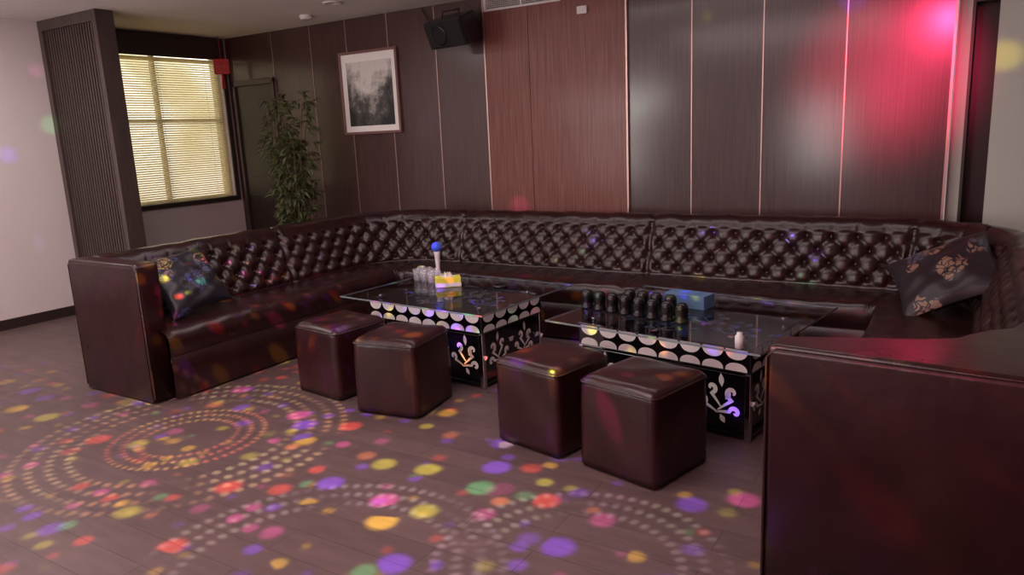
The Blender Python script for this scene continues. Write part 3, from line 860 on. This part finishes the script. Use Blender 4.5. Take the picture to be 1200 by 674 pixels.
def gobo_nodes(l, h, rings, layers, gain, three_d=False):
    l.use_nodes = True
    nt = l.node_tree; N = nt.nodes; L = nt.links
    em = [n for n in N if n.type == 'EMISSION'][0]
    geo = N.new('ShaderNodeNewGeometry'); sx = N.new('ShaderNodeSeparateXYZ'); L.new(geo.outputs['Incoming'], sx.inputs[0])
    def mth(op, a, b=None, c=None):
        n = N.new('ShaderNodeMath'); n.operation = op
        for i, v in enumerate((a, b, c)):
            if v is None: continue
            if isinstance(v, (int, float)): n.inputs[i].default_value = v
            else: L.new(v, n.inputs[i])
        return n.outputs[0]
    if three_d:
        vec = geo.outputs['Incoming']
    else:
        az = mth('MAXIMUM', mth('ABSOLUTE', sx.outputs['Z']), .02)
        gx = mth('MULTIPLY', mth('DIVIDE', sx.outputs['X'], az), h)
        gy = mth('MULTIPLY', mth('DIVIDE', sx.outputs['Y'], az), h)
        cb = N.new('ShaderNodeCombineXYZ'); L.new(gx, cb.inputs[0]); L.new(gy, cb.inputs[1])
        vec = cb.outputs[0]
    total = None
    for (scale, thr, soft, keep, amp, off) in layers:
        vo = N.new('ShaderNodeTexVoronoi'); vo.voronoi_dimensions = '3D' if three_d else '2D'
        va = N.new('ShaderNodeVectorMath'); va.operation = 'ADD'; L.new(vec, va.inputs[0]); va.inputs[1].default_value = (off, off*.7, 0)
        vo.inputs['Scale'].default_value = scale; L.new(va.outputs[0], vo.inputs['Vector'])
        sc = N.new('ShaderNodeSeparateColor'); L.new(vo.outputs['Color'], sc.inputs[0])
        mr = N.new('ShaderNodeMapRange'); mr.interpolation_type = 'SMOOTHSTEP'
        tv = mth('MULTIPLY_ADD', sc.outputs[2], thr*.6, thr*.6)
        L.new(mth('ADD', tv, soft), mr.inputs['From Min']); L.new(mth('SUBTRACT', tv, soft), mr.inputs['From Max'])
        L.new(vo.outputs['Distance'], mr.inputs['Value'])
        cr = N.new('ShaderNodeValToRGB'); cr.color_ramp.interpolation = 'CONSTANT'
        cols = [(0, (1, .72, .02)), (.14, (.20, .05, 1)), (.34, (1, .08, .04)), (.46, (.72, .82, .03)), (.58, (.85, .10, .50)), (.70, (.20, .06, 1)), (.84, (1, .34, .08)), (.93, (.1, .7, .25))]
        cr.color_ramp.elements[0].color = cols[0][1]+(1,)
        cr.color_ramp.elements[1].position = cols[1][0]; cr.color_ramp.elements[1].color = cols[1][1]+(1,)
        for p, c in cols[2:]:
            e = cr.color_ramp.elements.new(p); e.color = c+(1,)
        L.new(sc.outputs[0], cr.inputs['Fac'])
        inten = mth('MULTIPLY', mth('MULTIPLY', mr.outputs[0], mth('LESS_THAN', sc.outputs[1], keep)), mth('MULTIPLY_ADD', sc.outputs[2], .8*amp, .35*amp))
        vm = N.new('ShaderNodeVectorMath'); vm.operation = 'SCALE'; L.new(cr.outputs['Color'], vm.inputs[0]); L.new(inten, vm.inputs['Scale'])
        if total is None: total = vm.outputs[0]
        else:
            ad = N.new('ShaderNodeVectorMath'); ad.operation = 'ADD'; L.new(total, ad.inputs[0]); L.new(vm.outputs[0], ad.inputs[1]); total = ad.outputs[0]
    for (rx, ry, dr, rmin, rmax, nd, amp, col) in rings:
        dx = mth('SUBTRACT', gx, rx); dy = mth('SUBTRACT', gy, ry)
        r = mth('SQRT', mth('ADD', mth('MULTIPLY', dx, dx), mth('MULTIPLY', dy, dy)))
        k = mth('FLOOR', mth('DIVIDE', r, dr))
        fr = mth('SUBTRACT', mth('FRACT', mth('DIVIDE', r, dr)), .5)
        th = mth('ARCTAN2', dy, dx)
        cnt = mth('MULTIPLY', mth('ADD', k, 1.0), nd)
        ft = mth('SUBTRACT', mth('FRACT', mth('MULTIPLY', mth('DIVIDE', mth('ADD', th, math.pi), 2*math.pi), cnt)), .5)
        dist = mth('SQRT', mth('ADD', mth('MULTIPLY', fr, fr), mth('MULTIPLY', mth('MULTIPLY', ft, ft), .7)))
        m2 = N.new('ShaderNodeMapRange'); m2.interpolation_type = 'SMOOTHSTEP'; m2.inputs['From Min'].default_value = .36; m2.inputs['From Max'].default_value = .12
        L.new(dist, m2.inputs['Value'])
        msk = mth('MULTIPLY', mth('GREATER_THAN', r, rmin), mth('LESS_THAN', r, rmax))
        nz = N.new('ShaderNodeTexNoise'); nz.inputs['Scale'].default_value = 1.9; nz.inputs['Detail'].default_value = 0; L.new(vec, nz.inputs['Vector'])
        c2 = N.new('ShaderNodeValToRGB'); c2.color_ramp.elements[0].position = .38; c2.color_ramp.elements[0].color = col[0]+(1,); c2.color_ramp.elements[1].position = .62; c2.color_ramp.elements[1].color = col[1]+(1,)
        L.new(nz.outputs['Fac'], c2.inputs['Fac'])
        n3 = N.new('ShaderNodeTexNoise'); n3.inputs['Scale'].default_value = 2.6; n3.inputs['Detail'].default_value = 0; L.new(vec, n3.inputs['Vector'])
        gate = N.new('ShaderNodeMapRange'); gate.inputs['From Min'].default_value = .30; gate.inputs['From Max'].default_value = .48; L.new(n3.outputs['Fac'], gate.inputs['Value'])
        v2 = N.new('ShaderNodeVectorMath'); v2.operation = 'SCALE'; L.new(c2.outputs['Color'], v2.inputs[0]); L.new(mth('MULTIPLY', mth('MULTIPLY', mth('MULTIPLY', m2.outputs[0], msk), gate.outputs[0]), amp), v2.inputs['Scale'])
        ad = N.new('ShaderNodeVectorMath'); ad.operation = 'ADD'; L.new(total, ad.inputs[0]); L.new(v2.outputs[0], ad.inputs[1])
        total = ad.outputs[0]
    L.new(total, em.inputs['Color']); em.inputs['Strength'].default_value = gain

sp1 = spot('disco_projector', (PX, PY, PZ), (PX, PY, 0), 1350, (1, 1, 1), 120, .25, .008)
sp1.rotation_euler = (0, 0, 0)
gobo_nodes(sp1.data, PZ,
    [(-3.45-PX, 2.2-PY, .07, .21, .42, 9, .75, ((1, .7, .2), (1, .2, .15))),
     (-3.45-PX, 2.2-PY, .085, .51, .85, 8, .55, ((1, .6, .25), (.9, .9, .5))),
     (-1.1-PX, 2.1-PY, .08, .32, .56, 9, .32, ((.8, 1, .75), (.9, .75, 1))),
     (-1.9-PX, 1.6-PY, .08, .48, .72, 9, .3, ((.7, .8, 1), (.9, .9, .8)))],
    [(4.5, .24, .10, .58, 1.0, 0.0), (8.0, .25, .13, .40, .7, 3.3)], 1.0)
l = bpy.data.lights.new('disco_ball_scatter', 'POINT'); l.energy = 560; l.shadow_soft_size = .008
o = bpy.data.objects.new('disco_ball_scatter', l); S.collection.objects.link(o); o.location = (-2.6, 1.0, 2.3)
gobo_nodes(l, 1, [], [(14, .24, .09, .20, 1.0, 0.0)], 1.0, three_d=True)

w = bpy.data.worlds.new('World'); S.world = w; w.use_nodes = True
bg = w.node_tree.nodes['Background']; bg.inputs['Color'].default_value = (.80, .64, .66, 1); bg.inputs['Strength'].default_value = .38

# ------------------------------------------------------------------ camera
cam = bpy.data.cameras.new('camera'); cam.sensor_width = 36; cam.lens = 870/1200*36; cam.clip_start = .05
co = bpy.data.objects.new('camera', cam); S.collection.objects.link(co)
r = Vector((.8500, .5247, -.0446)).normalized(); f = Vector((-.5219, .8281, -.2040)).normalized()
r = (r-f*r.dot(f)).normalized(); u = r.cross(f)
M = Matrix((r, u, -f)).transposed().to_4x4(); M.translation = (0, 0, 1.5)
co.matrix_world = M
S.camera = co
